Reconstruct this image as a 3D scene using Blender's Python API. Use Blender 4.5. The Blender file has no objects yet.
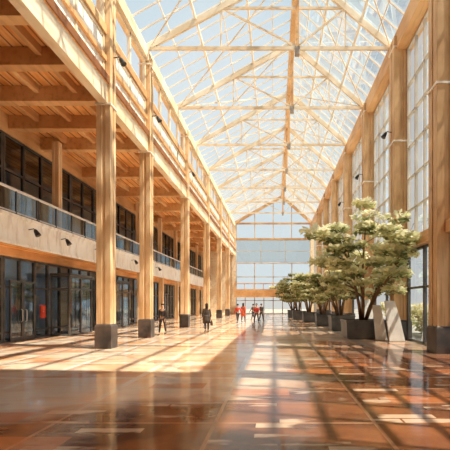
import bpy, math, random
from mathutils import Vector
random.seed(7)
S=bpy.context.scene
COL=S.collection
S.view_settings.view_transform='Standard'
S.view_settings.exposure=0.0

# ---------------------------------------------------------------- materials
def newmat(name):
    m=bpy.data.materials.new(name); m.use_nodes=True
    nt=m.node_tree; nt.nodes.clear()
    out=nt.nodes.new('ShaderNodeOutputMaterial')
    return m,nt,out
def N(nt,t,**kw):
    n=nt.nodes.new(t)
    for k,v in kw.items(): setattr(n,k,v)
    return n
def mixc(nt,fac,a,b,mode='MIX'):
    n=nt.nodes.new('ShaderNodeMix'); n.data_type='RGBA'; n.blend_type=mode
    for s,v in ((n.inputs[0],fac),(n.inputs[6],a),(n.inputs[7],b)):
        if hasattr(v,'is_output'): nt.links.new(v,s)
        elif isinstance(v,(tuple,list)): s.default_value=(*v[:3],1)
        else: s.default_value=v
    return n.outputs[2]
def ramp(nt,src,a,b):
    n=nt.nodes.new('ShaderNodeMapRange'); n.inputs[1].default_value=a; n.inputs[2].default_value=b
    nt.links.new(src,n.inputs[0]); return n.outputs[0]
def math_(nt,op,a,b=None):
    n=nt.nodes.new('ShaderNodeMath'); n.operation=op
    for i,v in enumerate((a,b)):
        if v is None: continue
        if hasattr(v,'is_output'): nt.links.new(v,n.inputs[i])
        else: n.inputs[i].default_value=v
    return n.outputs[0]
def noise(nt,vec,scale,detail=4,stretch=None):
    if stretch:
        mp=nt.nodes.new('ShaderNodeMapping'); mp.inputs['Scale'].default_value=stretch
        nt.links.new(vec,mp.inputs[0]); vec=mp.outputs[0]
    n=nt.nodes.new('ShaderNodeTexNoise'); n.inputs['Scale'].default_value=scale; n.inputs['Detail'].default_value=detail
    nt.links.new(vec,n.inputs['Vector']); return n.outputs[0]
def pbsdf(nt,out,col,rough=0.5,spec=0.5,metal=0.0):
    p=nt.nodes.new('ShaderNodeBsdfPrincipled')
    if hasattr(col,'is_output'): nt.links.new(col,p.inputs['Base Color'])
    else: p.inputs['Base Color'].default_value=(*col[:3],1)
    if hasattr(rough,'is_output'): nt.links.new(rough,p.inputs['Roughness'])
    else: p.inputs['Roughness'].default_value=rough
    p.inputs['Specular IOR Level'].default_value=spec
    p.inputs['Metallic'].default_value=metal
    nt.links.new(p.outputs[0],out.inputs[0]); return p
def mottled(name,a,b,scale=0.6,rough=0.55,stretch=None,c=None,spec=0.3,metal=0):
    """watercolour like two/three tone wash"""
    m,nt,out=newmat(name)
    g=N(nt,'ShaderNodeNewGeometry').outputs['Position']
    f=ramp(nt,noise(nt,g,scale,5),0.36,0.64)
    col=mixc(nt,f,a,b)
    if stretch:
        f2=ramp(nt,noise(nt,g,1.6,4,stretch),0.50,0.85)
        col=mixc(nt,f2,col,c if c else tuple(x*0.72 for x in b))
    pbsdf(nt,out,col,rough,spec,metal)
    return m
M={}
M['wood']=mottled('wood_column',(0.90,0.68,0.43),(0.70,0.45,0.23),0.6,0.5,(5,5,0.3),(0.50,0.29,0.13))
M['woodr']=mottled('wood_column_shade',(0.76,0.51,0.27),(0.54,0.31,0.14),0.6,0.5,(5,5,0.3),(0.38,0.20,0.09))  # darker copy of the column wood, shade painted into its colour
M['beam']=mottled('wood_beam',(0.82,0.52,0.26),(0.62,0.33,0.14),0.45,0.5,(3,0.4,3),(0.44,0.22,0.08))
M['cream']=mottled('cream_wood',(0.98,0.88,0.69),(0.86,0.69,0.46),0.5,0.5,(2,0.5,3),(0.64,0.44,0.26))
M['fascia']=mottled('cream_fascia',(0.98,0.98,0.93),(0.90,0.86,0.76),0.9,0.5,(1.5,2.5,0.8),(0.58,0.48,0.38))
M['steel']=mottled('cream_painted_steel',(0.96,0.92,0.84),(0.84,0.77,0.66),0.8,0.45)
M['mullion']=mottled('pale_mullion',(0.72,0.66,0.58),(0.55,0.49,0.42),0.8,0.45)
M['truss']=mottled('pale_truss_timber',(0.93,0.83,0.66),(0.76,0.61,0.42),0.8,0.45)
M['darkframe']=mottled('dark_frame',(0.06,0.06,0.06),(0.12,0.11,0.10),1.5,0.4)
M['greyframe']=mottled('grey_frame',(0.34,0.31,0.28),(0.48,0.42,0.36),1.0,0.4)
M['plinth']=mottled('dark_stone_plinth',(0.055,0.05,0.05),(0.13,0.10,0.085),1.8,0.3,spec=0.5)
M['planter']=mottled('planter_slate',(0.05,0.06,0.07),(0.12,0.12,0.12),1.6,0.35,spec=0.5)
M['soil']=mottled('soil',(0.06,0.035,0.02),(0.13,0.08,0.04),6,0.9)
M['bark']=mottled('bark',(0.13,0.075,0.04),(0.28,0.17,0.09),3,0.8)
M['white']=mottled('white_panel',(0.86,0.85,0.82),(0.66,0.64,0.60),1.4,0.5)
M['cabinetred']=mottled('red_enamel',(0.50,0.05,0.03),(0.60,0.09,0.05),2,0.3)
M['rail']=mottled('rail_metal',(0.86,0.86,0.84),(0.70,0.71,0.72),2,0.3,metal=0.1)
M['inner']=mottled('interior_wall',(0.58,0.62,0.66),(0.30,0.34,0.38),0.35,0.8)
M['pave']=mottled('outside_paving',(0.55,0.52,0.47),(0.44,0.42,0.38),0.3,0.8)
M['black']=mottled('black_metal',(0.02,0.02,0.02),(0.05,0.05,0.05),3,0.4)
def emis():
    m,nt,out=newmat('fill_glow')
    e=N(nt,'ShaderNodeEmission'); e.inputs[0].default_value=(0.80,0.90,1,1); e.inputs[1].default_value=3.0
    nt.links.new(e.outputs[0],out.inputs[0]); return m
M['lit']=emis()

def soffit():
    m,nt,out=newmat('orange_slat_soffit')
    g=N(nt,'ShaderNodeNewGeometry').outputs['Position']
    sx=N(nt,'ShaderNodeSeparateXYZ'); nt.links.new(g,sx.inputs[0])
    fr=math_(nt,'FRACT',math_(nt,'MULTIPLY',sx.outputs[0],2.6))
    gap=math_(nt,'LESS_THAN',fr,0.15)
    col=mixc(nt,ramp(nt,noise(nt,g,0.6,5),0.36,0.64),(0.90,0.44,0.13),(0.68,0.28,0.07))
    col=mixc(nt,ramp(nt,noise(nt,g,2.0,5,(4,0.5,1)),0.4,0.7),col,(0.92,0.56,0.26))
    col=mixc(nt,gap,col,(0.28,0.11,0.04))
    pbsdf(nt,out,col,0.55,0.3); return m
M['soffit']=soffit()

def glass(name,tint,refl,rough=0.02,k=0.6):
    m,nt,out=newmat(name)
    t=N(nt,'ShaderNodeBsdfTransparent'); t.inputs[0].default_value=(*tint,1)
    g=N(nt,'ShaderNodeBsdfGlossy'); g.inputs[0].default_value=(0.80,0.92,1.0,1); g.inputs['Roughness'].default_value=rough
    fr=N(nt,'ShaderNodeFresnel'); fr.inputs[0].default_value=1.45
    f=math_(nt,'ADD',math_(nt,'MULTIPLY',fr.outputs[0],k),refl)
    mx=N(nt,'ShaderNodeMixShader'); nt.links.new(f,mx.inputs[0]); nt.links.new(t.outputs[0],mx.inputs[1]); nt.links.new(g.outputs[0],mx.inputs[2])
    nt.links.new(mx.outputs[0],out.inputs[0]); return m
M['gclear']=glass('clear_glass',(0.95,0.97,0.98),0.01,k=0.4)
M['groof']=glass('roof_glass',(0.93,0.965,0.98),0.0,k=0.30)
M['gdark']=glass('dark_glass',(0.48,0.54,0.60),0.11,rough=0.08)
M['gsmoke']=glass('smoked_glass',(0.60,0.65,0.66),0.05)
M['gpale']=glass('pale_grey_glass',(0.84,0.89,0.91),0.03)
M['gwarm']=glass('warm_tint_glass',(0.84,0.80,0.74),0.03)
M['grail']=glass('railing_glass',(0.60,0.68,0.72),0.14)
M['gvest']=glass('bright_reflective_glass',(0.66,0.73,0.78),0.20,rough=0.05)

def floor_mat():
    m,nt,out=newmat('polished_stone_floor')
    g0=N(nt,'ShaderNodeNewGeometry').outputs['Position']
    mp=N(nt,'ShaderNodeMapping'); mp.inputs['Location'].default_value=(0.9,0,0); nt.links.new(g0,mp.inputs[0]); g=mp.outputs[0]
    sx=N(nt,'ShaderNodeSeparateXYZ'); nt.links.new(g0,sx.inputs[0])
    X,Y=sx.outputs[0],sx.outputs[1]
    def brick(w,h,c1,c2,mort,msize,vec=g,off=0.0,bias=0.0):
        b=N(nt,'ShaderNodeTexBrick'); b.offset=off; b.inputs['Scale'].default_value=1
        b.inputs['Brick Width'].default_value=w; b.inputs['Row Height'].default_value=h
        b.inputs['Mortar Size'].default_value=msize; b.inputs['Bias'].default_value=bias
        b.inputs['Color1'].default_value=(*c1,1); b.inputs['Color2'].default_value=(*c2,1); b.inputs['Mortar'].default_value=(*mort,1)
        nt.links.new(vec,b.inputs['Vector']); return b.outputs[0]
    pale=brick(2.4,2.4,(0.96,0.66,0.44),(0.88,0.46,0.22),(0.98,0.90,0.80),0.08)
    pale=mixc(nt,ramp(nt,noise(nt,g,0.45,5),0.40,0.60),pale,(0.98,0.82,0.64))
    shadec=brick(2.4,1.2,(0.28,0.105,0.05),(0.15,0.06,0.035),(0.48,0.26,0.15),0.03)
    shadec=mixc(nt,ramp(nt,noise(nt,g,0.8,5),0.45,0.65),shadec,(0.40,0.15,0.06))
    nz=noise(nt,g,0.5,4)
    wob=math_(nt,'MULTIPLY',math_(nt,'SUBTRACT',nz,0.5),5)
    right_shade=ramp(nt,math_(nt,'ADD',X,wob),-0.4,1.4)
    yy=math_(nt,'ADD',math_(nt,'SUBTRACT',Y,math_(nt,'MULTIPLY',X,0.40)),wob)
    near_shade=ramp(nt,yy,9.0,7.6)
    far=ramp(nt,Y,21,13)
    z=math_(nt,'MAXIMUM',math_(nt,'MULTIPLY',right_shade,far),near_shade)
    col=mixc(nt,z,pale,shadec)  # shade of the near and right-hand floor painted into the tiles
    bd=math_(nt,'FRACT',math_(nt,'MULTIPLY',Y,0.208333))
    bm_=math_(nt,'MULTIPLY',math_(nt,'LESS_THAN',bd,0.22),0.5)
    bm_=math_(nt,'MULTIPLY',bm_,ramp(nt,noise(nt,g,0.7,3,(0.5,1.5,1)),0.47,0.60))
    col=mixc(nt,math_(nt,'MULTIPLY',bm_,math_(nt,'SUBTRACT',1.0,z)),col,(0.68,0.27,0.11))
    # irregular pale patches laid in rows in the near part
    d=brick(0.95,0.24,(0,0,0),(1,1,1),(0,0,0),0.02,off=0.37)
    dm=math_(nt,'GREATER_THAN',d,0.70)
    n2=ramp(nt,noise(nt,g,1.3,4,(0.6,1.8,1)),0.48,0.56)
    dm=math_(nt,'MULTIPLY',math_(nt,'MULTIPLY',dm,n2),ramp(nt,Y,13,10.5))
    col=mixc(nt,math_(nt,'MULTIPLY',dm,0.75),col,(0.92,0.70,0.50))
    rr=brick(1.2,0.6,(0,0,0),(1,1,1),(0,0,0),0.02,off=0.5)
    rm=math_(nt,'MULTIPLY',math_(nt,'GREATER_THAN',rr,0.89),0.6)
    col=mixc(nt,rm,col,(0.70,0.23,0.08))
    rough=ramp(nt,noise(nt,g,1.3,4),0.2,0.8)
    rough=math_(nt,'ADD',math_(nt,'MULTIPLY',rough,0.14),0.03)
    p=pbsdf(nt,out,col,rough,0.40)
    bp=N(nt,'ShaderNodeBump'); bp.inputs['Strength'].default_value=0.16; bp.inputs['Distance'].default_value=0.05
    nt.links.new(noise(nt,g,1.6,3,(0.6,1.6,1)),bp.inputs['Height']); nt.links.new(bp.outputs[0],p.inputs['Normal'])
    return m
M['floor']=floor_mat()

def leafmat(name,a,b,c):
    m,nt,out=newmat(name)
    at=N(nt,'ShaderNodeAttribute',attribute_name='tone')
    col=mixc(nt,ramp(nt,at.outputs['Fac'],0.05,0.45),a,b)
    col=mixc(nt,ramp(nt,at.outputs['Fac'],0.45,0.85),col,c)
    p=N(nt,'ShaderNodeBsdfPrincipled'); nt.links.new(col,p.inputs['Base Color']); p.inputs['Roughness'].default_value=0.6
    t=N(nt,'ShaderNodeBsdfTranslucent'); nt.links.new(col,t.inputs[0])
    mx=N(nt,'ShaderNodeMixShader'); mx.inputs[0].default_value=0.42
    nt.links.new(p.outputs[0],mx.inputs[1]); nt.links.new(t.outputs[0],mx.inputs[2]); nt.links.new(mx.outputs[0],out.inputs[0])
    return m
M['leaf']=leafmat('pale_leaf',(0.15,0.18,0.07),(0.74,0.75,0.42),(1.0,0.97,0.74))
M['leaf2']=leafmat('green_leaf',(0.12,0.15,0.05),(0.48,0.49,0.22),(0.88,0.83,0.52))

_flat={}
def flat(c,rough=0.7):
    k=(tuple(c),rough)
    if k not in _flat:
        _flat[k]=mottled('cloth_%d'%len(_flat),c,tuple(x*0.75 for x in c),6,rough)
    return _flat[k]

# ---------------------------------------------------------------- mesh helpers
class B:
    def __init__(s): s.v=[]; s.f=[]
    def box(s,x0,x1,y0,y1,z0,z1):
        n=len(s.v)
        s.v+=[(x0,y0,z0),(x1,y0,z0),(x1,y1,z0),(x0,y1,z0),(x0,y0,z1),(x1,y0,z1),(x1,y1,z1),(x0,y1,z1)]
        s.f+=[tuple(n+i for i in q) for q in ((0,3,2,1),(4,5,6,7),(0,1,5,4),(1,2,6,5),(2,3,7,6),(3,0,4,7))]
        return s
    def beam(s,p,q,w,h,up=(0,0,1)):
        p=Vector(p);q=Vector(q);d=(q-p).normalized();up=Vector(up)
        if abs(d.dot(up))>0.98: up=Vector((0,1,0))
        a=d.cross(up).normalized()*w/2; b=a.cross(d).normalized()*h/2
        n=len(s.v)
        for c in (p,q): s.v+=[tuple(c-a-b),tuple(c+a-b),tuple(c+a+b),tuple(c-a+b)]
        s.f+=[tuple(n+i for i in qd) for qd in ((0,1,2,3),(7,6,5,4),(0,4,5,1),(1,5,6,2),(2,6,7,3),(3,7,4,0))]
        return s
    def quad(s,*p):
        n=len(s.v); s.v+=[tuple(x) for x in p]; s.f.append(tuple(range(n,n+len(p)))); return s
    def prism(s,prof,z0,z1,cx=0,cy=0):
        n=len(s.v);k=len(prof)
        for z in (z0,z1):
            s.v+=[(cx+x,cy+y,z) for x,y in prof]
        for i in range(k): s.f.append((n+i,n+(i+1)%k,n+k+(i+1)%k,n+k+i))
        s.f.append(tuple(n+i for i in range(k-1,-1,-1))); s.f.append(tuple(n+k+i for i in range(k)))
        return s
    def loft(s,rings,cap=True):
        n=len(s.v);k=len(rings[0])
        for r in rings: s.v+=[tuple(p) for p in r]
        for j in range(len(rings)-1):
            for i in range(k):
                a=n+j*k+i;b=n+j*k+(i+1)%k
                s.f.append((a,b,b+k,a+k))
        if cap:
            s.f.append(tuple(n+i for i in range(k-1,-1,-1))); s.f.append(tuple(n+(len(rings)-1)*k+i for i in range(k)))
        return s
    def tube(s,pts,rad,k=8):
        rings=[];pts=[Vector(p) for p in pts]
        for i,p in enumerate(pts):
            d=(pts[min(i+1,len(pts)-1)]-pts[max(i-1,0)]).normalized()
            u=Vector((0,0,1)) if abs(d.z)<0.9 else Vector((1,0,0))
            a=d.cross(u).normalized();b=d.cross(a).normalized()
            r=rad[i] if isinstance(rad,(list,tuple)) else rad
            rings.append([p+a*math.cos(2*math.pi*j/k)*r+b*math.sin(2*math.pi*j/k)*r for j in range(k)])
        return s.loft(rings)
def mk(name,b,mat,origin=(0,0,0),parent=None,label=None,cat=None,kind=None,group=None,bevel=0,smooth=False):
    o=Vector(origin)
    me=bpy.data.meshes.new(name)
    me.from_pydata([tuple(Vector(v)-o) for v in b.v],[],b.f); me.update()
    if smooth:
        for p in me.polygons: p.use_smooth=True
    me.materials.append(mat)
    ob=bpy.data.objects.new(name,me); COL.objects.link(ob)
    if parent: ob.parent=parent
    else: ob.location=o
    tag(ob,label,cat,kind,group)
    if bevel:
        m=ob.modifiers.new('bevel','BEVEL'); m.width=bevel; m.segments=2; m.limit_method='ANGLE'
    return ob
def tag(ob,label=None,cat=None,kind=None,group=None):
    if label: ob['label']=label
    if cat: ob['category']=cat
    if kind: ob['kind']=kind
    if group: ob['group']=group
def empty(name,loc,label=None,cat=None,kind=None,group=None,rot=0):
    e=bpy.data.objects.new(name,None); e.location=loc; e.rotation_euler=(0,0,rot); e.empty_display_size=0.2; COL.objects.link(e)
    tag(e,label,cat,kind,group); return e
def dup(root,loc,label=None,rot=None,scale=None):
    c=root.copy(); COL.objects.link(c); c.location=loc
    if rot is not None: c.rotation_euler=(0,0,rot)
    if scale: c.scale=(scale,scale,scale)
    if label: c['label']=label
    def rec(src,dst):
        for ch in [o for o in src.children]:
            k=ch.copy(); COL.objects.link(k); k.parent=dst; rec(ch,k)
    rec(root,c)
    return c

# ---------------------------------------------------------------- layout constants
XL,XR=-6.75,6.15
XW=-12.3      # storefront plane
XB=-10.6      # balcony edge
XI=-16.5      # back of rooms
Y0,Y1=-5.0,66.0
YR=8.1        # glass roof starts here
EZ=14.8; RX,RZ=1.15,19.4
SZ=10.4       # gallery soffit
# ---------------------------------------------------------------- shell
mk('floor',B().box(XI,XR+0.6,Y0,Y1+0.2,-0.2,0),M['floor'],kind='structure',label='polished terracotta and brown stone tile floor with painted-in shade',cat='floor')
mk('ground',B().box(-60,60,-40,130,-0.4,-0.21),M['pave'],kind='structure',label='pale paving outside the building',cat='ground')
mk('ceiling',B().box(XI,XL+0.25,Y0,Y1,SZ,SZ+0.3),M['soffit'],kind='structure',label='orange slatted timber gallery ceiling',cat='ceiling')
mk('ceiling',B().box(XL-0.1,XR+0.4,Y0,YR,EZ+0.3,EZ+0.5),M['soffit'],kind='structure',label='unseen timber entrance ceiling extended to shade the foreground',cat='ceiling')  # out of view, extended forward to keep the near floor shaded
mk('wall_back',B().box(XI,XR+0.6,Y0-0.3,Y0,0,EZ+0.5),M['cream'],kind='structure',label='cream timber entrance wall',cat='wall')
mk('wall_left',B().box(XI-0.2,XI,Y0,Y1,0,SZ),M['inner'],kind='structure',label='plain wall deep inside the shops',cat='wall')
mk('wall_end',B().box(XI,XL-0.36,Y1,Y1+0.25,0,SZ),M['cream'],kind='structure',label='cream end wall of the gallery',cat='wall')
mk('floor_upper',B().box(XI,XB-0.2,Y0,Y1,4.35,5.2),M['soffit'],kind='structure',label='upper gallery floor slab with timber underside',cat='floor')
for i,y in enumerate([8,20.1,38,56]):
    mk('wall_partition',B().box(XI,XW-0.15,y,y+0.2,0,4.35),M['inner'],kind='structure',label='dim partition wall between shops',cat='wall')
n=0
for i in range(10):
    y=6+6*i
    b=B().box(XB-0.2,XB,y+0.01,y+5.99,4.2,5.4).box(XB-0.02,XB+0.06,y+0.01,y+5.99,5.28,5.42).box(XB-0.02,XB+0.05,y+0.01,y+5.99,4.18,4.30)
    n+=1
    mk('trim_%d'%n,b,M['fascia'],kind='structure',label='cream timber balcony fascia panel',cat='trim',origin=(XB,y,4.2))
mk('wall_upper_lintel',B().box(XW-0.15,XW+0.1,Y0,Y1,9.55,SZ),M['beam'],kind='structure',label='timber lintel above the upper windows',cat='wall')
mk('wall_lower_lintel',B().box(XW-0.15,XW+0.1,Y0,Y1,3.95,4.35),M['beam'],kind='structure',label='timber lintel above the shopfronts',cat='wall')

# ---------------------------------------------------------------- glazed walls
wn=[0]
def glazed(plane,y0,y1,z0,z1,nv,zs,fw,fmat,gmat,label,axis='x',name=None,extra=None):
    b=B();h=fw/2;dp=0.07
    def bx(u0,u1,za,zb):
        if axis=='x': b.box(plane-dp,plane+dp,u0,u1,za,zb)
        else: b.box(u0,u1,plane-dp,plane+dp,za,zb)
    for i in range(nv+1):
        u=y0+(y1-y0)*i/nv
        u=min(max(u,y0+h),y1-h); bx(u-h,u+h,z0,z1)
    for z in [z0+h]+list(zs)+[z1-h]: bx(y0+fw,y1-fw,z-h*0.8,z+h*0.8)
    wn[0]+=1
    org=(plane,y0,z0) if axis=='x' else (y0,plane,z0)
    fr=mk(name or 'window_%d'%wn[0],b,fmat,origin=org,kind='structure',label=label,cat='window')
    g=B()
    if axis=='x': g.quad((plane,y0,z0),(plane,y1,z0),(plane,y1,z1),(plane,y0,z1))
    else: g.quad((y0,plane,z0),(y1,plane,z0),(y1,plane,z1),(y0,plane,z1))
    if gmat: mk('glass_pane',g,gmat,origin=org,parent=fr)
    return fr
for i in range(10):
    y=6+6*i
    glazed(XW,y+0.02,y+5.98,0.02,3.93,5,[0.45,2.55],0.11,M['darkframe'],M['gdark'],'dark framed shopfront glazing')
    glazed(XW,y+0.02,y+5.98,5.22,9.53,4,[7.9],0.12,M['darkframe'],M['gdark'],'dark tinted upper gallery windows')
def shopdoor(y,nm,px=XW+0.17):
    e=empty('door_%d'%nm,(px,y,0),'dark framed glass shop double door','door','structure')
    q=px-0.17
    for s in (0,1):
        a=y+s*0.95; bb=B()
        bb.box(q+0.12,q+0.2,a,a+0.07,0.02,2.85).box(q+0.12,q+0.2,a+0.86,a+0.93,0.02,2.85).box(q+0.12,q+0.2,a+0.07,a+0.86,2.77,2.85).box(q+0.12,q+0.2,a+0.07,a+0.86,0.02,0.2)
        lf=mk('door_leaf',bb,M['darkframe'],origin=(px,y,0),parent=e)
        hy=a+0.78 if s==0 else a+0.15
        hb=B().tube([(q+0.21,hy,0.9),(q+0.27,hy,0.95),(q+0.27,hy,1.45),(q+0.21,hy,1.5)],0.018)
        mk('handle',hb,M['rail'],origin=(px,y,0),parent=lf,label='bright metal pull handle')
        mk('glass_pane',B().quad((q+0.16,a+0.07,0.2),(q+0.16,a+0.86,0.2),(q+0.16,a+0.86,2.77),(q+0.16,a+0.07,2.77)),M['gvest'],origin=(px,y,0),parent=lf)
for k,y in enumerate([18.3,24.9,32,44]): shopdoor(y,k+1)
def vestibule(ya,yb_):
    xa,xb=XW+0.12,XW+1.15; h=3.3
    o=(XW+0.12,ya,0)
    e=empty('entrance_vestibule',o,'projecting dark framed glass entrance box with bright reflections','vestibule',group='entrance boxes')
    b=B();t=0.08
    for x,y in ((xa,ya),(xb-t,ya),(xa,yb_-t),(xb-t,yb_-t)): b.box(x,x+t,y,y+t,0.01,h)
    ym=(ya+yb_)/2
    b.box(xb-t,xb,ym-.05,ym+.05,0.01,h)
    for z in (0.01,2.55,h-0.1):
        b.box(xb-t,xb,ya+t,yb_-t,z,z+.08)
        for y in (ya,yb_-t): b.box(xa+t,xb-t,y,y+t,z,z+.08)
    mk('frame',b,M['darkframe'],origin=o,parent=e)
    mk('roof',B().box(xa,xb+.08,ya-.05,yb_+.05,h,h+.12),M['darkframe'],origin=o,parent=e,bevel=.01)
    mk('glass_pane',B().quad((xb-.05,ya+t,.1),(xb-.05,yb_-t,.1),(xb-.05,yb_-t,h-.1),(xb-.05,ya+t,h-.1)),M['gvest'],origin=o,parent=e)
    for y in (ya+.05,yb_-.05):
        mk('glass_pane',B().quad((xa+t,y,.1),(xb-t,y,.1),(xb-t,y,h-.1),(xa+t,y,h-.1)),M['gclear'],origin=o,parent=e)
    return e
vestibule(21.7,24.4); vestibule(28,30.7)
for k,(y,w,h,c) in enumerate([(18.2,1.6,2.6,'white'),(21.6,0.9,2.2,'white'),(24.5,1.8,2.8,'cream'),(28,1.2,2.4,'white'),(34,2,2.6,'white')]):
    e=empty('exhibition_screen',(XW-1.0,y,0),'tall pale exhibition screen standing inside the shop','screen')
    mk('board',B().box(XW-1.03,XW-0.97,y,y+w,0.25,h),M[c],origin=(XW-1.0,y,0),parent=e)
    for yy in (y+0.15,y+w-0.15):
        mk('foot',B().box(XW-1.2,XW-0.8,yy-0.03,yy+0.03,0,0.05).box(XW-1.02,XW-0.98,yy-0.03,yy+0.03,0.04,0.3),M['black'],origin=(XW-1.0,y,0),parent=e)
def strip(x,y,z,mat=None):  # glowing panels added to brighten the shop interiors
    o=(x,y,z)
    e=empty('fill_panel',o,'flat cool white glowing panel added to brighten a shop','light',group='added fill lights')
    mk('fill_backing',B().box(x-.35,x+.35,y-1.25,y+1.25,z-.06,z),M['rail'],origin=o,parent=e)
    mk('fill_face',B().box(x-.31,x+.31,y-1.2,y+1.2,z-.08,z-.06),M['lit'],origin=o,parent=e)
    return e
s0=strip(-14.2,15,4.34)
for y in (11,18.3,23,27.5,32,43,50): dup(s0,(-14.2,y,4.34))
e=empty('fire_cabinet',(XW+0.1,20.9,0.75),'small red enamel fire cabinet fixed to the shopfront frame','cabinet')
mk('cabinet_body',B().box(XW+0.09,XW+0.2,20.75,21.09,1.0,1.7),M['cabinetred'],origin=(XW+0.1,20.9,0.75),parent=e,bevel=0.02)
dr=mk('cabinet_door',B().box(XW+0.2,XW+0.225,20.78,21.06,1.03,1.67),M['cabinetred'],origin=(XW+0.1,20.9,0.75),parent=e,bevel=0.008)
mk('knob',B().tube([(XW+0.22,20.82,1.35),(XW+0.26,20.82,1.35)],0.015),M['rail'],origin=(XW+0.1,20.9,0.75),parent=dr)

def railing(y):
    o=(XB-0.08,y,5.4)
    e=empty('glass_railing',o,'glass balcony railing with pale metal handrail','railing',group='balcony railings')
    mk('handrail',B().tube([(XB-0.08,y+0.02,6.45),(XB-0.08,y+5.98,6.45)],0.06),M['rail'],origin=o,parent=e)
    mk('bottom_rail',B().box(XB-0.1,XB-0.06,y+0.02,y+5.98,5.5,5.55),M['rail'],origin=o,parent=e)
    for j in range(5):
        yy=min(max(y+1.5*j,y+0.06),y+5.94)
        mk('post',B().box(XB-0.11,XB-0.05,yy-0.03,yy+0.03,5.4,6.43),M['darkframe'],origin=o,parent=e)
    mk('glass_pane',B().quad((XB-0.08,y+0.1,5.56),(XB-0.08,y+5.9,5.56),(XB-0.08,y+5.9,6.38),(XB-0.08,y+0.1,6.38)),M['grail'],origin=o,parent=e)
    return e
r0=railing(6)
for i in range(1,10): dup(r0,(XB-0.08,6+6*i,5.4))

# ---------------------------------------------------------------- columns
def prof(w,g=0.04,gw=0.12):
    h=w/2;q=gw/2
    side=[(-h,-h),(-q,-h),(-q,-h+g),(q,-h+g),(q,-h)]
    out=[]
    for k in range(4):
        a=k*math.pi/2
        for x,y in side: out.append((x*math.cos(a)-y*math.sin(a),x*math.sin(a)+y*math.cos(a)))
    return out
def column(x,y,w,top,mat,label,group,pl=0.95,pw=0.10):
    o=(x,y,0)
    e=empty('column',o,label,'column',group=group)
    mk('shaft',B().prism(prof(w),pl,top,x,y),mat,origin=o,parent=e,bevel=0.012)
    h=w/2+pw/2
    b=B().box(x-h,x+h,y-h,y+h,0,pl-0.06)
    b.loft([[(x+sx*k,y+sy*k,z) for sx,sy in ((-1,-1),(1,-1),(1,1),(-1,1))] for k,z in ((h,pl-0.06),(w/2+0.005,pl+0.02))])
    mk('plinth',b,M['plinth'],origin=o,parent=e,bevel=0.015,label='dark stone plinth')
    b=B()
    for z in (SZ-0.8,top-0.55):
        k=w/2+0.035; b.box(x-k,x+k,y-k,y+k,z,z+0.07)
    mk('collar',b,M['steel'],origin=o,parent=e)
    return e
LD=[16,21,30,39.5,48.5,57]
c0=column(XL,LD[0],0.56,EZ-0.1,M['wood'],'tall tan timber column on dark stone plinth beside the gallery','gallery columns')
for d in LD[1:]: dup(c0,(XL,d,0))
dup(c0,(XL,6.5,0))
RD=[14.6,19.7,26.2,33.4,40.5,47.5,55]
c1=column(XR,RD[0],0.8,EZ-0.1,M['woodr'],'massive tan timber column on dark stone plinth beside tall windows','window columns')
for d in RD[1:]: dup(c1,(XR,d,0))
dup(c1,(XR,8.2,0))
def gpost(y):
    o=(XB-0.4,y,5.2)
    return mk('gallery_post',B().prism(prof(0.34,0.025,0.08),5.2,SZ-0.5,XB-0.4,y),M['wood'],origin=o,label='slim timber post standing on the upper gallery',cat='post',group='gallery posts',bevel=0.01)
g0=gpost(20.2)
for y in (8.2,14.2,26.2,32.2,38.2,44.2,50.2,56.2,62.2): dup(g0,(XB-0.4,y,5.2))
def lpost(y):
    return mk('gallery_post',B().prism(prof(0.4,0.03,0.1),0,4.2,XB-0.25,y),M['wood'],origin=(XB-0.25,y,0),label='timber post carrying the balcony by the shopfronts',cat='post',group='shopfront posts',bevel=0.01)
l0=lpost(26.2)
for y in (32.2,38.2,44.2,50.2,56.2): dup(l0,(XB-0.25,y,0))

# ---------------------------------------------------------------- gallery beams
def bm(name,b,mat,label,group,origin,cat='beam',bevel=0.01): return mk(name,b,mat,origin=origin,label=label,cat=cat,group=group,bevel=bevel)
b0=bm('timber_beam',B().box(XW+0.1,XL-0.18,-0.2,0.2,SZ-0.62,SZ-0.01),M['beam'],'deep cross beam under the slatted gallery ceiling','gallery cross beams',(0,0,0))
b0.location=(0,16,0)
ys=[7,9.2,11.3,13.6,18.5,21,25.5,30,34.8,39.5,44,48.5,52.8,57,61.5]
for y in ys: dup(b0,(0,y,0))
for x in (-10.9,-9.4,-7.9):
    bm('ceiling_joist',B().box(x-0.09,x+0.09,Y0,Y1,SZ-0.3,SZ),M['beam'],'long joist running along the gallery ceiling','gallery joists',(x,Y0,SZ-0.3))
bm('edge_beam',B().box(XL-0.17,XL+0.17,Y0,Y1,SZ-0.75,SZ+0.25),M['cream'],'long cream edge beam of the gallery roof','colonnade beams',(XL,Y0,SZ))
bm('edge_beam',B().box(XL-0.1,XL+0.14,Y0,Y1,12.35,12.7),M['beam'],'tan middle rail of the clerestory','colonnade beams',(XL,Y0,12.3))
bm('edge_beam',B().box(XL-0.1,XL+0.14,Y0,Y1,11.3,11.5),M['beam'],'slim tan rail across the pale clerestory panels','colonnade beams',(XL,Y0,11.3))
bm('eave_beam',B().box(XL-0.25,XL+0.22,Y0,Y1,EZ-0.45,EZ+0.15),M['cream'],'cream eave beam carrying the glass roof','eave beams',(XL,Y0,EZ))
bm('eave_beam',B().box(XR-0.28,XR+0.5,Y0,Y1,EZ-0.75,EZ+0.15),M['beam'],'wide tan eave beam above the tall windows','eave beams',(XR,Y0,EZ))
bm('edge_beam',B().box(XR-0.1,XR+0.42,Y0,Y1,4.3,4.75),M['beam'],'tan transom beam between the window columns','window transoms',(XR,Y0,4.3))
cl=[Y0]+[6.5]+LD+[Y1]
tn=10
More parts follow.
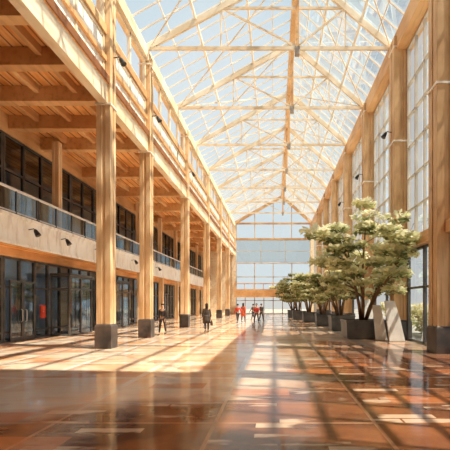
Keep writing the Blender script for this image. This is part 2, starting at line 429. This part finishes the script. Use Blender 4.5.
for a,b_ in zip(cl[:-1],cl[1:]):
    nv=max(2,round((b_-a)/2.3))
    tn+=1
    mk('trim_%d'%tn,B().box(XL-0.03,XL+0.03,a+0.3,b_-0.3,SZ+0.26,12.34),M['fascia'],kind='structure',label='pale panel band above the gallery edge beam',cat='trim',origin=(XL,a,SZ))
    glazed(XL,a+0.3,b_-0.3,SZ+0.27,12.33,nv,[],0.13,M['truss'],None,'cream framing over pale panels above the gallery')
    glazed(XL,a+0.3,b_-0.3,12.72,EZ-0.47,nv,[],0.13,M['truss'],M['gclear'],'cream framed clerestory glazing below the eave')
cr=[3.2,8.2]+RD+[Y1]
for a,b_ in zip(cr[:-1],cr[1:]):
    nv=max(2,round((b_-a)/1.35))
    glazed(XR+0.28,a+0.43,b_-0.43,4.77,EZ-0.77,nv,[6.2,7.7,9.2,10.7,12.2],0.07,M['mullion'],M['gclear'],'tall gridded window between timber columns')
    glazed(XR+0.28,a+0.43,b_-0.43,0.02,4.28,max(2,nv//2),[2.5],0.12,M['darkframe'],M['gclear'],'dark framed ground level glazing between columns')
mk('wall_right',B().box(XR+0.2,XR+0.4,Y0,3.55,0,EZ-0.77),M['woodr'],kind='structure',label='timber wall beside the entrance',cat='wall')

# ---------------------------------------------------------------- roof
TY=[14.4+6.3*k for k in range(-1,8)]
def truss(y):
    o=(0,y,EZ)
    e=empty('roof_truss',o,'pale timber roof truss with slim bracing under the glass','truss',group='roof trusses')
    L=Vector((XL,y,EZ+0.12));R=Vector((XR,y,EZ+0.12));T=Vector((RX,y,RZ-0.2))
    for P in (L,R): mk('rafter',B().beam(P,T,0.16,0.28),M['truss'],origin=o,parent=e)
    mk('tie_beam',B().beam(L+Vector((.2,0,.05)),R+Vector((-.2,0,.05)),0.12,0.17),M['truss'],origin=o,parent=e)
    for z in (17.2,):
        xa=XL+(RX-XL)*(z-EZ)/(RZ-EZ);xb=XR+(RX-XR)*(z-EZ)/(RZ-EZ)
        mk('collar_beam',B().beam((xa,y,z-.15),(xb,y,z-.15),0.09,0.12),M['truss'],origin=o,parent=e)
    mk('king_post',B().beam((RX,y,EZ+0.2),(RX,y,RZ-0.3),0.18,0.18),M['beam'],origin=o,parent=e)
    for P,q in ((L,.5),(R,.5)):
        m=P.lerp(T,q)
        mk('brace',B().beam((RX,y,EZ+0.25),m,0.07,0.09),M['truss'],origin=o,parent=e)
        mk('strut',B().beam((m.x,y,EZ+0.2),m,0.07,0.07),M['truss'],origin=o,parent=e)
    mk('pendant_bracket',B().box(RX-0.13,RX+0.13,y-0.13,y+0.13,EZ-0.2,EZ+0.25),M['greyframe'],origin=o,parent=e,bevel=0.03)
    return e
t0=truss(TY[1])
for y in TY[2:]: dup(t0,(0,y,EZ))
bm('ridge_beam',B().box(RX-0.18,RX+0.18,YR,Y1,RZ-0.38,RZ+0.1),M['wood'],'long tan ridge beam at the roof peak','ridge',(RX,YR,RZ))
mk('wall_gable',B().quad((XL,YR,EZ),(XR,YR,EZ),(RX,YR,RZ+.1)),M['cream'],kind='structure',label='cream gable infill above the entrance ceiling',cat='wall')
yb=TY[:]+[Y1]
yb[0]=YR
for a,b_ in zip(yb[:-1],yb[1:]):
    for si,P in enumerate(((XL,EZ+0.3),(XR,EZ+0.3))):
        T=(RX,RZ+0.12);b=B();nb=max(1,round((b_-a)/1.05))
        A=Vector((P[0],0,P[1]));C=Vector((T[0],0,T[1]))
        for i in range(nb+1):
            y=a+(b_-a)*i/nb; y=min(max(y,a+0.03),b_-0.03)
            b.beam((A.x,y,A.z),(C.x,y,C.z),0.05,0.08)
        for j in range(0,7):
            q=A.lerp(C,j/6)
            big=j in (2,4)
            b.beam((q.x,a,q.z-(0.06 if big else 0)),(q.x,b_,q.z-(0.06 if big else 0)),0.11 if big else 0.05,0.16 if big else 0.06)
        wn[0]+=1
        fr=mk('window_%d'%wn[0],b,M['steel'],origin=(0,a,EZ),kind='structure',label='cream barred glass roof section',cat='skylight')
        mk('glass_pane',B().quad((A.x,a,A.z+.06),(A.x,b_,A.z+.06),(C.x,b_,C.z+.06),(C.x,a,C.z+.06)),M['groof'],origin=(0,a,EZ),parent=fr)
        bb=B()
        for (u,v) in ((0.05,0.93),(0.93,0.05)):
            q1=A.lerp(C,u);q2=A.lerp(C,v)
            bb.beam((q1.x,a+.1,q1.z-.22),(q2.x,b_-.1,q2.z-.22),0.05,0.06)
        bm('wind_brace',bb,M['truss'],'slim pale crossed bracing below the roof glass','wind braces',(0,a,EZ),'brace',0)

# ---------------------------------------------------------------- end wall
yE=Y1
glazed(yE,XL+0.3,XR-0.3,3.95,8.4,4,[6.1],0.16,M['mullion'],M['gpale'],'pale gridded end wall glazing above the bridge',axis='y')
glazed(yE,XL+0.3,XR-0.3,8.45,12.2,3,[10.3],0.10,M['mullion'],M['gsmoke'],'smoked glass band in the end wall',axis='y')
def rz(x): return EZ+(RZ-EZ)*((x-XL)/(RX-XL) if x<RX else (XR-x)/(XR-RX))
b=B()
for i in range(5):
    x=XL+0.36+(XR-XL-0.72)*i/4; b.box(x-.06,x+.06,yE-.07,yE+.07,12.25,rz(x))
b.box(XL+.3,XR-.3,yE-.12,yE+.12,12.22,12.50).box(XL+.3,XR-.3,yE-.1,yE+.1,14.75,15.05)
b.beam((XL,yE-.2,EZ+.05),(RX,yE-.2,RZ-.1),.25,.45).beam((XR,yE-.2,EZ+.05),(RX,yE-.2,RZ-.1),.25,.45)
wn[0]+=1
fr=mk('window_%d'%wn[0],b,M['woodr'],origin=(XL,yE,12.2),kind='structure',label='pale gable glazing under the roof peak with tan frame',cat='window')
mk('glass_pane',B().quad((XL,yE,12.25),(XR,yE,12.25),(XR,yE,EZ),(RX,yE,RZ),(XL,yE,EZ)),M['gpale'],origin=(XL,yE,12.2),parent=fr)
glazed(yE,XL+0.3,XR-0.3,0.02,2.95,8,[2.2],0.14,M['greyframe'],M['gwarm'],'grey framed exit doors under the bridge',axis='y',name='door_5')
mk('wall_end_posts',B().box(XL-.35,XL+.3,yE-.1,yE+.3,0,EZ).box(XR-.3,XR+.6,yE-.1,yE+.3,0,EZ),M['cream'],kind='structure',label='cream corner piers of the end wall',cat='wall')
o=(0,63.5,2.9)
e=empty('footbridge',o,'tan timber footbridge crossing the hall at the end wall','bridge')
mk('deck',B().box(XL+.36,XR-.42,62.6,65.6,2.95,3.35),M['beam'],origin=o,parent=e)
mk('fascia',B().box(XL+.36,XR-.42,62.45,62.6,2.7,3.95),M['beam'],origin=o,parent=e)
mk('handrail',B().box(XL+.36,XR-.42,62.46,62.56,4.75,4.9),M['beam'],origin=o,parent=e)
for i in range(9):
    x=XL+.5+(XR-XL-1.1)*i/8
    mk('baluster',B().box(x-.05,x+.05,62.48,62.55,3.95,4.76),M['beam'],origin=o,parent=e)

cols_xy=[(XR,d) for d in RD]
def leafmesh(name,pads,per,size,mat,o,parent,seed=1,low=0.0,**kw):
    rnd=random.Random(seed);v=[];f=[];tone=[]
    for (cx,cy,cz,rx,rz_) in pads:
        pt=rnd.uniform(-.15,.15)
        for _ in range(per):
            a=rnd.uniform(0,2*math.pi);u=rnd.uniform(-1,1);r=rnd.uniform(0.3,1)**0.5
            q=math.sqrt(1-u*u)
            p=Vector((cx+math.cos(a)*q*rx*r,cy+math.sin(a)*q*rx*r,cz+u*rz_*r))
            s=size*rnd.uniform(0.6,1.3)
            if name!='hedge' and (p.x>XR-0.05 or any(abs(p.x-X)<.48+s*.5 and abs(p.y-Y)<.48+s*.5 for X,Y in cols_xy)): continue
            n=Vector((rnd.gauss(0,.5),rnd.gauss(0,.5),1)).normalized()
            t=n.cross(Vector((rnd.uniform(-1,1),rnd.uniform(-1,1),0.01))).normalized();w=n.cross(t)
            k=len(v)
            for c in (p-t*s, p-t*s*.3+w*s*.5, p+t*s*.5+w*s*.4-n*s*.05, p+t*s, p+t*s*.4-w*s*.45, p-t*s*.4-w*s*.45-n*s*.05): v.append(tuple(c-Vector(o)))
            f.append(tuple(range(k,k+6)))
            tn=min(1,max(0,0.5+0.45*u+pt+rnd.uniform(-.12,.12)+low)); tone+= [tn]*6  # top light painted in: clumps paler above, darker beneath, plus random variation
    me=bpy.data.meshes.new(name); me.from_pydata(v,[],f); me.update()
    at=me.attributes.new('tone','FLOAT','POINT'); at.data.foreach_set('value',tone)
    me.materials.append(mat)
    ob=bpy.data.objects.new(name,me); COL.objects.link(ob)
    if parent: ob.parent=parent
    else: ob.location=o
    tag(ob,**kw); return ob
for y in (17.5,24,31):
    pads=[(9.5+random.uniform(-.4,.4),y+random.uniform(-2.4,2.4),random.uniform(.3,1.5),.8,.5) for _ in range(16)]
    leafmesh('hedge',pads,90,0.16,M['leaf2'],(9.5,y,-0.2),None,seed=int(y),label='dense green hedge outside the windows',cat='hedge',kind='stuff')

# ---------------------------------------------------------------- planters and trees
def planter(x,y,w,h,label='dark slate square planter box beside the window columns',dy=None):
    o=(x,y,0);a=w/2;c=(dy or w)/2-a
    e=empty('planter',o,label,'planter',group='planters')
    def ring(k,z): return [(x-k,y-k-c,z),(x+k,y-k-c,z),(x+k,y+k+c,z),(x-k,y+k+c,z)]
    mk('planter_box',B().loft([ring(a-.1,0),ring(a-.1,.07),ring(a-.03,.08),ring(a,h-.12),ring(a+.03,h-.12),ring(a+.03,h),ring(a-.07,h),ring(a-.1,h-.14)]),M['planter'],origin=o,parent=e,bevel=0.01)
    mk('soil',B().loft([ring(a-.09,h-.2),ring(a-.085,h-.09),ring(a*.7,h-.04)]),M['soil'],origin=o,parent=e)
    return e
def tree(x,y,z0,H,R,nst,npad,per,size,mat,seed,label,group,lowest=0.42,low=0.0,lean=(0,0),prx=(.16,.28),prz=(.05,.085),th=1.0):
    rnd=random.Random(seed);o=(x,y,z0)
    e=empty('tree',o,label,'tree',group=group)
    b=B();pads=[];tips=[]
    for i in range(nst):
        a=2*math.pi*i/nst+rnd.uniform(-.3,.3); sp=R*rnd.uniform(.35,.75); top=H*rnd.uniform(.55,.85)
        pts=[];rr=[]
        for k in range(7):
            t=k/6
            pts.append((x+lean[0]*t+math.cos(a)*(0.12+sp*t**1.2)+rnd.uniform(-.06,.06)*t*R*.5,y+lean[1]*t+math.sin(a)*(0.12+sp*t**1.2),z0-.05+top*t**.9+rnd.uniform(-.04,.04)))
            rr.append((0.085*(1-t)+0.025)*R/3*th)
        b.tube(pts,rr,7); tips.append(pts[-1])
        for k in (2,3,4,5):
            for _ in range(2):
                a2=a+rnd.uniform(-1.4,1.4);l=R*rnd.uniform(.25,.5);p=Vector(pts[k])
                q=p+Vector((math.cos(a2)*l,math.sin(a2)*l,l*rnd.uniform(.15,.5)))
                if q.x>XR-.5: q.x=XR-.5
                m=p.lerp(q,.5)+Vector((0,0,.1*l)); b.tube([p,m,q],[rr[k]*.6,rr[k]*.45,.014*R/3],5); tips.append(tuple(q))
    mk('trunk',b,M['bark'],origin=o,parent=e,smooth=True,label='several slender brown stems')
    for t in tips:
        pads.append((t[0],t[1],t[2]+.08,R*rnd.uniform(*prx),R*rnd.uniform(*prz)))
    while len(pads)<npad:
        a=rnd.uniform(0,2*math.pi);q=rnd.uniform(0,1)**.4
        hz=rnd.uniform(0,1)
        rad=R*q*(1-.35*hz*hz)
        pads.append((x+lean[0]+math.cos(a)*rad,y+lean[1]+math.sin(a)*rad,z0+H*(lowest+(.97-lowest)*hz)-.04*H*q,R*rnd.uniform(*prx),R*rnd.uniform(*prz)))
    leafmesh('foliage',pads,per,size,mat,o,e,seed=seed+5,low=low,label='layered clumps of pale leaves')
    return e
planter(4.6,20.55,2.15,0.95,'large dark slate planter box holding the biggest tree',1.8)
tree(4.5,20.4,0.87,5.75,3.25,7,76,75,0.17,M['leaf'],11,'spreading multi-stem tree with pale cream-green foliage in planter','indoor trees',0.27,0.06,(0.25,-1.2),(.15,.25),(.05,.08),0.72)
for k,(x,y,w,h,H,R) in enumerate([(4.35,26.3,1.5,1.0,4.4,2.0),(3.9,31.5,1.4,.95,4.2,2.0),(3.3,37.5,1.4,.95,4.4,2.0),(2.6,43,1.4,.95,4.8,2.1),(2.3,49,1.5,.95,5.0,2.2)]):
    planter(x,y,w,h,'smaller dark planter box in the row')
    tree(x-.1,y,h-.1,H,R,6,42,50,0.16,M['leaf2'],20+k,'bushy pale green tree in a dark planter','indoor trees',.2,0.05,(-.3,0),(.16,.28),(.06,.10))

def stand(x,y,lean,w,rot,h=1.8):
    e=empty('display_stand',(x,y,0),'thin white slanted display slab standing beside the planter','stand',rot=rot)
    b=B();ring=lambda dx,dyy,t,k,z:[(-k+dx,dyy-t,z),(k+dx,dyy-t,z),(k+dx,dyy+t,z),(-k+dx,dyy+t,z)]
    b.loft([ring(0,-.12,.04,w/2,0.04),ring(lean*.5,0.02,.035,w/2*.88,h*.55),ring(lean,.16,.03,w/2*.65,h)])
    mk('slab',b,M['white'],parent=e,bevel=.01)
    mk('base_plate',B().box(-w/2-.03,w/2+.03,-.2,.24,0,.04),M['greyframe'],parent=e)
    mk('prop',B().beam((0,.2,.03),(lean*.6,.12,h*.6),.04,.04),M['greyframe'],parent=e)
stand(5.08,19.15,-0.2,0.55,-.12,1.7)
stand(5.66,18.7,-0.26,0.75,.1,1.9)
stand(5.3,22.6,-.15,0.85,.25,2.0)

def lamp(x,y,z,ax,label='small black spotlight on a bracket'):
    o=(x,y,z);e=empty('spotlight',o,label,'lamp',group='spotlights')
    mk('bracket',B().tube([(x,y,z),(x+ax*.22,y,z+.04),(x+ax*.3,y,z-.05)],.02,6),M['black'],origin=o,parent=e)
    p=Vector((x+ax*.3,y,z-.06));q=p+Vector((ax*.12,0,-.2))
    mk('lamp_head',B().tube([p-(q-p)*.3,p,q],[.05,.08,.12],12),M['black'],origin=o,parent=e)
    return e
for y in (17.2,19.8,23.5,29.5,35.5): lamp(XB+.01,y,4.95,1)
for d in (16,21,30): lamp(XL+.29,d,11.6,1)
for d in RD[1:4]: lamp(XR-.41,d,10.2,-1)

# ---------------------------------------------------------------- people
def skin(name,verts,edges,rad,root,parent,mat,sub=1,label=None):
    me=bpy.data.meshes.new(name); me.from_pydata(verts,edges,[]); me.update()
    ob=bpy.data.objects.new(name,me); COL.objects.link(ob)
    md=ob.modifiers.new('skin','SKIN'); md.use_smooth_shade=True; md.branch_smoothing=0.6
    if not me.skin_vertices: raise RuntimeError('no skin layer')
    sv=me.skin_vertices[0].data
    for i,r in enumerate(rad):
        sv[i].radius=r if isinstance(r,tuple) else (r,r); sv[i].use_root=(i==root)
    s=ob.modifiers.new('sub','SUBSURF'); s.levels=sub; s.render_levels=sub
    bpy.context.view_layer.update()
    dg=bpy.context.evaluated_depsgraph_get()
    nm=bpy.data.meshes.new_from_object(ob.evaluated_get(dg))
    ob.modifiers.clear(); ob.data=nm; ob.name=name
    nm.materials.clear(); nm.materials.append(mat)
    for p in nm.polygons: p.use_smooth=True
    ob.parent=parent
    if label: ob['label']=label
    return ob
def person(x,y,head,label,top,legs,hair,stride=0.22,coat=False,bag=None,hgt=1.72,skinc=(0.62,0.38,0.26),longhair=False,group='visitors'):
    e=empty('person',(x,y,0),label,'person',rot=head,group=group)
    s=hgt/1.74; V=[];E=[];R=[]
    def add(p,r,par=None):
        V.append((p[0]*s,p[1]*s,p[2]*s)); R.append(tuple(q*s for q in r) if isinstance(r,tuple) else r*s)
        if par is not None: E.append((par,len(V)-1))
        return len(V)-1
    pel=add((0,0,.95),(.135,.095)); sp=add((0,0,1.12),(.12,.085),pel); ch=add((0,0,1.30),(.15,.10),sp)
    nb=add((0,-.01,1.44),(.06,.055),ch); nk=add((0,0,1.50),.05,nb); jaw=add((0,.025,1.56),(.062,.07),nk)
    hd=add((0,.015,1.645),(.078,.095),jaw); cr=add((0,0,1.71),(.055,.07),hd)
    nose=add((0,.115,1.62),.012,hd)
    for sd in (-1,1): add((sd*.088,.0,1.63),(.012,.018),hd)
    arm={}
    for sd in (-1,1):
        sw=-sd*stride*0.8
        sh=add((sd*.175,0,1.39),.052,ch); el=add((sd*.225,sw*.45-.02,1.13),.038,sh)
        wr=add((sd*.235,sw+.06,.90),.026,el); pa=add((sd*.235,sw+.085,.83),(.018,.036),wr)
        arm[sd]=(sh,el,wr,pa)
        for k,(dy,l) in enumerate(((.032,.075),(.011,.085),(-.011,.08),(-.03,.062))):
            a=add((sd*.235,sw+.09+dy,.785),.009,pa); add((sd*.225,sw+.10+dy,.785-l*.85),.008,a)
        t=add((sd*.215,sw+.125,.82),.010,pa); add((sd*.21,sw+.14,.78),.009,t)
    lg={}
    for sd in (-1,1):
        st=sd*stride
        hp=add((sd*.09,0,.88),.082,pel); kn=add((sd*.10,st*.55+.03,.50),.054,hp)
        lift=0.05 if st<0 else 0.0
        an=add((sd*.10,st,.09+lift),.036,kn); to=add((sd*.11,st+.15,.035+lift*.2),(.035,.022),an)
        lg[sd]=(hp,kn,an,to)
    body=skin('body',V,E,R,pel,e,flat(skinc,.6),1)
    P=lambda i:(V[i][0]/s,V[i][1]/s,V[i][2]/s)
    def sub_skin(name,chain,mat,label=None):
        nonlocal V,E,R
        sV,sE,sR=V,E,R; V,E,R=[],[],[]
        chain(); o=skin(name,V,E,R,0,e,mat,1,label); V,E,R=sV,sE,sR; return o
    pts={sd:[P(i) for i in arm[sd]] for sd in arm}; lp={sd:[P(i) for i in lg[sd]] for sd in lg}
    def jacket():
        a=add((0,0,.95),(.16,.12)); b_=add((0,0,1.12),(.145,.11),a); c=add((0,0,1.31),(.17,.12),b_); add((0,-.01,1.45),(.075,.07),c)
        for sd in (-1,1):
            q=pts[sd]; h=add(q[0],.068,c); k=add(q[1],.053,h); add(q[2],.04,k)
    sub_skin('jacket',jacket,flat(top),None)
    def trou():
        a=add((0,0,.98),(.145,.108))
        for sd in (-1,1):
            q=lp[sd]; h=add((q[0][0],0,.87),.096,a); k=add(q[1],.068,h); add((q[2][0],q[2][1],q[2][2]+.03),.052,k)
    sub_skin('trousers',trou,flat(legs))
    for sd in (-1,1):
        q=lp[sd]
        def shoe():
            z=q[2][2]
            a=add((q[2][0],q[2][1]-.02,z-.03),(.045,.05)); b_=add((q[2][0],q[2][1]+.08,(z-.04)*.9+.0),(.045,.04),a); add((q[3][0],q[3][1]+.03,.035),(.04,.026),b_)
        sub_skin('shoe',shoe,M['black'])
    b=B();rings=[]
    for j in range(8):
        ph=j/7*math.pi*.62+.05; r=math.sin(ph);zz=math.cos(ph)
        ring=[]
        for i in range(14):
            a=2*math.pi*i/14; yy=math.sin(a)*.108*r; cut=max(0,math.sin(a))*.06*(j/7)
            zc=1.655+zz*.098+cut
            if longhair and math.sin(a)<.2 and j==7: zc-=.2
            ring.append((math.cos(a)*.094*r*s,(yy-.008-(.012 if math.sin(a)>0.3 else 0))*s,zc*s))
        rings.append(ring)
    b.loft(rings)
    mk('hair',b,flat(hair),parent=e,smooth=True)
    b=B()
    for sd in (-1,1): b.box((sd*.032-.012)*s,(sd*.032+.012)*s,.094*s,.106*s,1.642*s,1.656*s)
    mk('eyes',b,M['black'],parent=e)
    mk('mouth',B().box(-.022*s,.022*s,.09*s,.102*s,1.572*s,1.582*s),flat((.45,.12,.1)),parent=e)
    if coat:
        b=B();rings=[]
        for z,rx,ry in ((.55,.23,.2),(.75,.205,.175),(.95,.18,.145),(1.06,.155,.125)):
            rings.append([(math.cos(2*math.pi*i/16)*rx*s,math.sin(2*math.pi*i/16)*ry*s,z*s) for i in range(16)])
        b.loft(rings); mk('coat_skirt',b,flat(top),parent=e,smooth=True)
    if bag:
        sd=bag[0]; q=pts[sd][3]
        g=empty('handbag',(0,0,0),bag[2],'bag')
        b=B();cx,cy,cz=(q[0]+sd*.05)*s,q[1]*s,(q[2]-.07)*s
        b.loft([[(cx+a*k,cy+c*.17*kk,z) for a,c in ((-.06,-1),(.06,-1),(.06,1),(-.06,1))] for k,kk,z in ((1,1,cz-.36),(1.1,1.05,cz-.2),(.5,.85,cz-.07))])
        mk('bag_body',b,flat(bag[1]),parent=g,bevel=.015)
        mk('bag_handle',B().tube([(cx,cy-.1,cz-.08),(cx-sd*.04,cy-.06,cz+.02),(cx-sd*.04,cy+.06,cz+.02),(cx,cy+.1,cz-.08)],.009,6),flat(bag[1]),parent=g)
        g.location=(x,y,0); g.rotation_euler=(0,0,head)
    return e
pi=math.pi
person(-6.35,22.6,pi*.95,'person in a dark jacket and trousers walking by a column',(.06,.05,.05),(.05,.05,.06),(.03,.02,.02),.2,hgt=1.76)
person(-4.2,24.6,0.25,'person in a long dark coat carrying a bag, walking',(.08,.06,.05),(.04,.04,.05),(.05,.03,.02),.2,coat=True,bag=(1,(.16,.08,.05),'brown handbag held by the person in the long coat'),hgt=1.78,longhair=True)
person(-3.35,36.0,0.5,'person in a bright red jacket and dark trousers',(.75,.07,.03),(.06,.05,.06),(.04,.03,.02),.26,hgt=1.72)
person(-2.95,37.2,-.3,'person in a red-orange coat walking beside another',(.80,.14,.05),(.10,.07,.06),(.08,.04,.02),.16,coat=True,hgt=1.80,longhair=True)
person(-2.3,42,0.9,'person in a brown jacket walking away',(.22,.10,.07),(.08,.07,.08),(.03,.02,.02),.3,hgt=1.7)
person(-1.6,34.6,pi*.9,'person in a dark red jacket walking forward',(.60,.05,.04),(.07,.06,.07),(.03,.02,.02),.28,hgt=1.76)
person(-1.35,39.5,-.6,'person in a dark grey jacket walking away',(.12,.11,.11),(.08,.07,.07),(.03,.02,.02),.18,hgt=1.74)

# ---------------------------------------------------------------- light
w=bpy.data.worlds.new('World'); S.world=w; w.use_nodes=True
nt=w.node_tree; nt.nodes.clear()
out=nt.nodes.new('ShaderNodeOutputWorld'); bg=nt.nodes.new('ShaderNodeBackground')
tc=nt.nodes.new('ShaderNodeTexCoord'); sx=nt.nodes.new('ShaderNodeSeparateXYZ'); nt.links.new(tc.outputs['Generated'],sx.inputs[0])
cl_=ramp(nt,noise(nt,tc.outputs['Generated'],1.8,4),0.40,0.66)
blue=mixc(nt,ramp(nt,sx.outputs[2],0.15,0.75),(0.80,0.87,0.90),(0.42,0.62,0.77))
col=mixc(nt,math_(nt,'MULTIPLY',cl_,0.65),blue,(0.88,0.90,0.90))
nt.links.new(col,bg.inputs[0]); bg.inputs[1].default_value=1.0
nt.links.new(bg.outputs[0],out.inputs[0])
sl=bpy.data.lights.new('sun','SUN'); sl.energy=8.5; sl.angle=0.012; sl.color=(1,.89,.72)
so=bpy.data.objects.new('sun',sl); COL.objects.link(so)
so.rotation_euler=Vector((-0.46,0.13,-0.87)).to_track_quat('-Z','Y').to_euler(); so.location=(20,-10,40)

# ---------------------------------------------------------------- camera
cd=bpy.data.cameras.new('camera'); cam=bpy.data.objects.new('camera',cd); COL.objects.link(cam)
cam.location=(0,0,1.8); cam.rotation_euler=(math.pi/2,0,0)
cd.sensor_width=36; cd.lens=32; cd.shift_x=-50/450; cd.shift_y=78/450; cd.clip_end=500
S.camera=cam
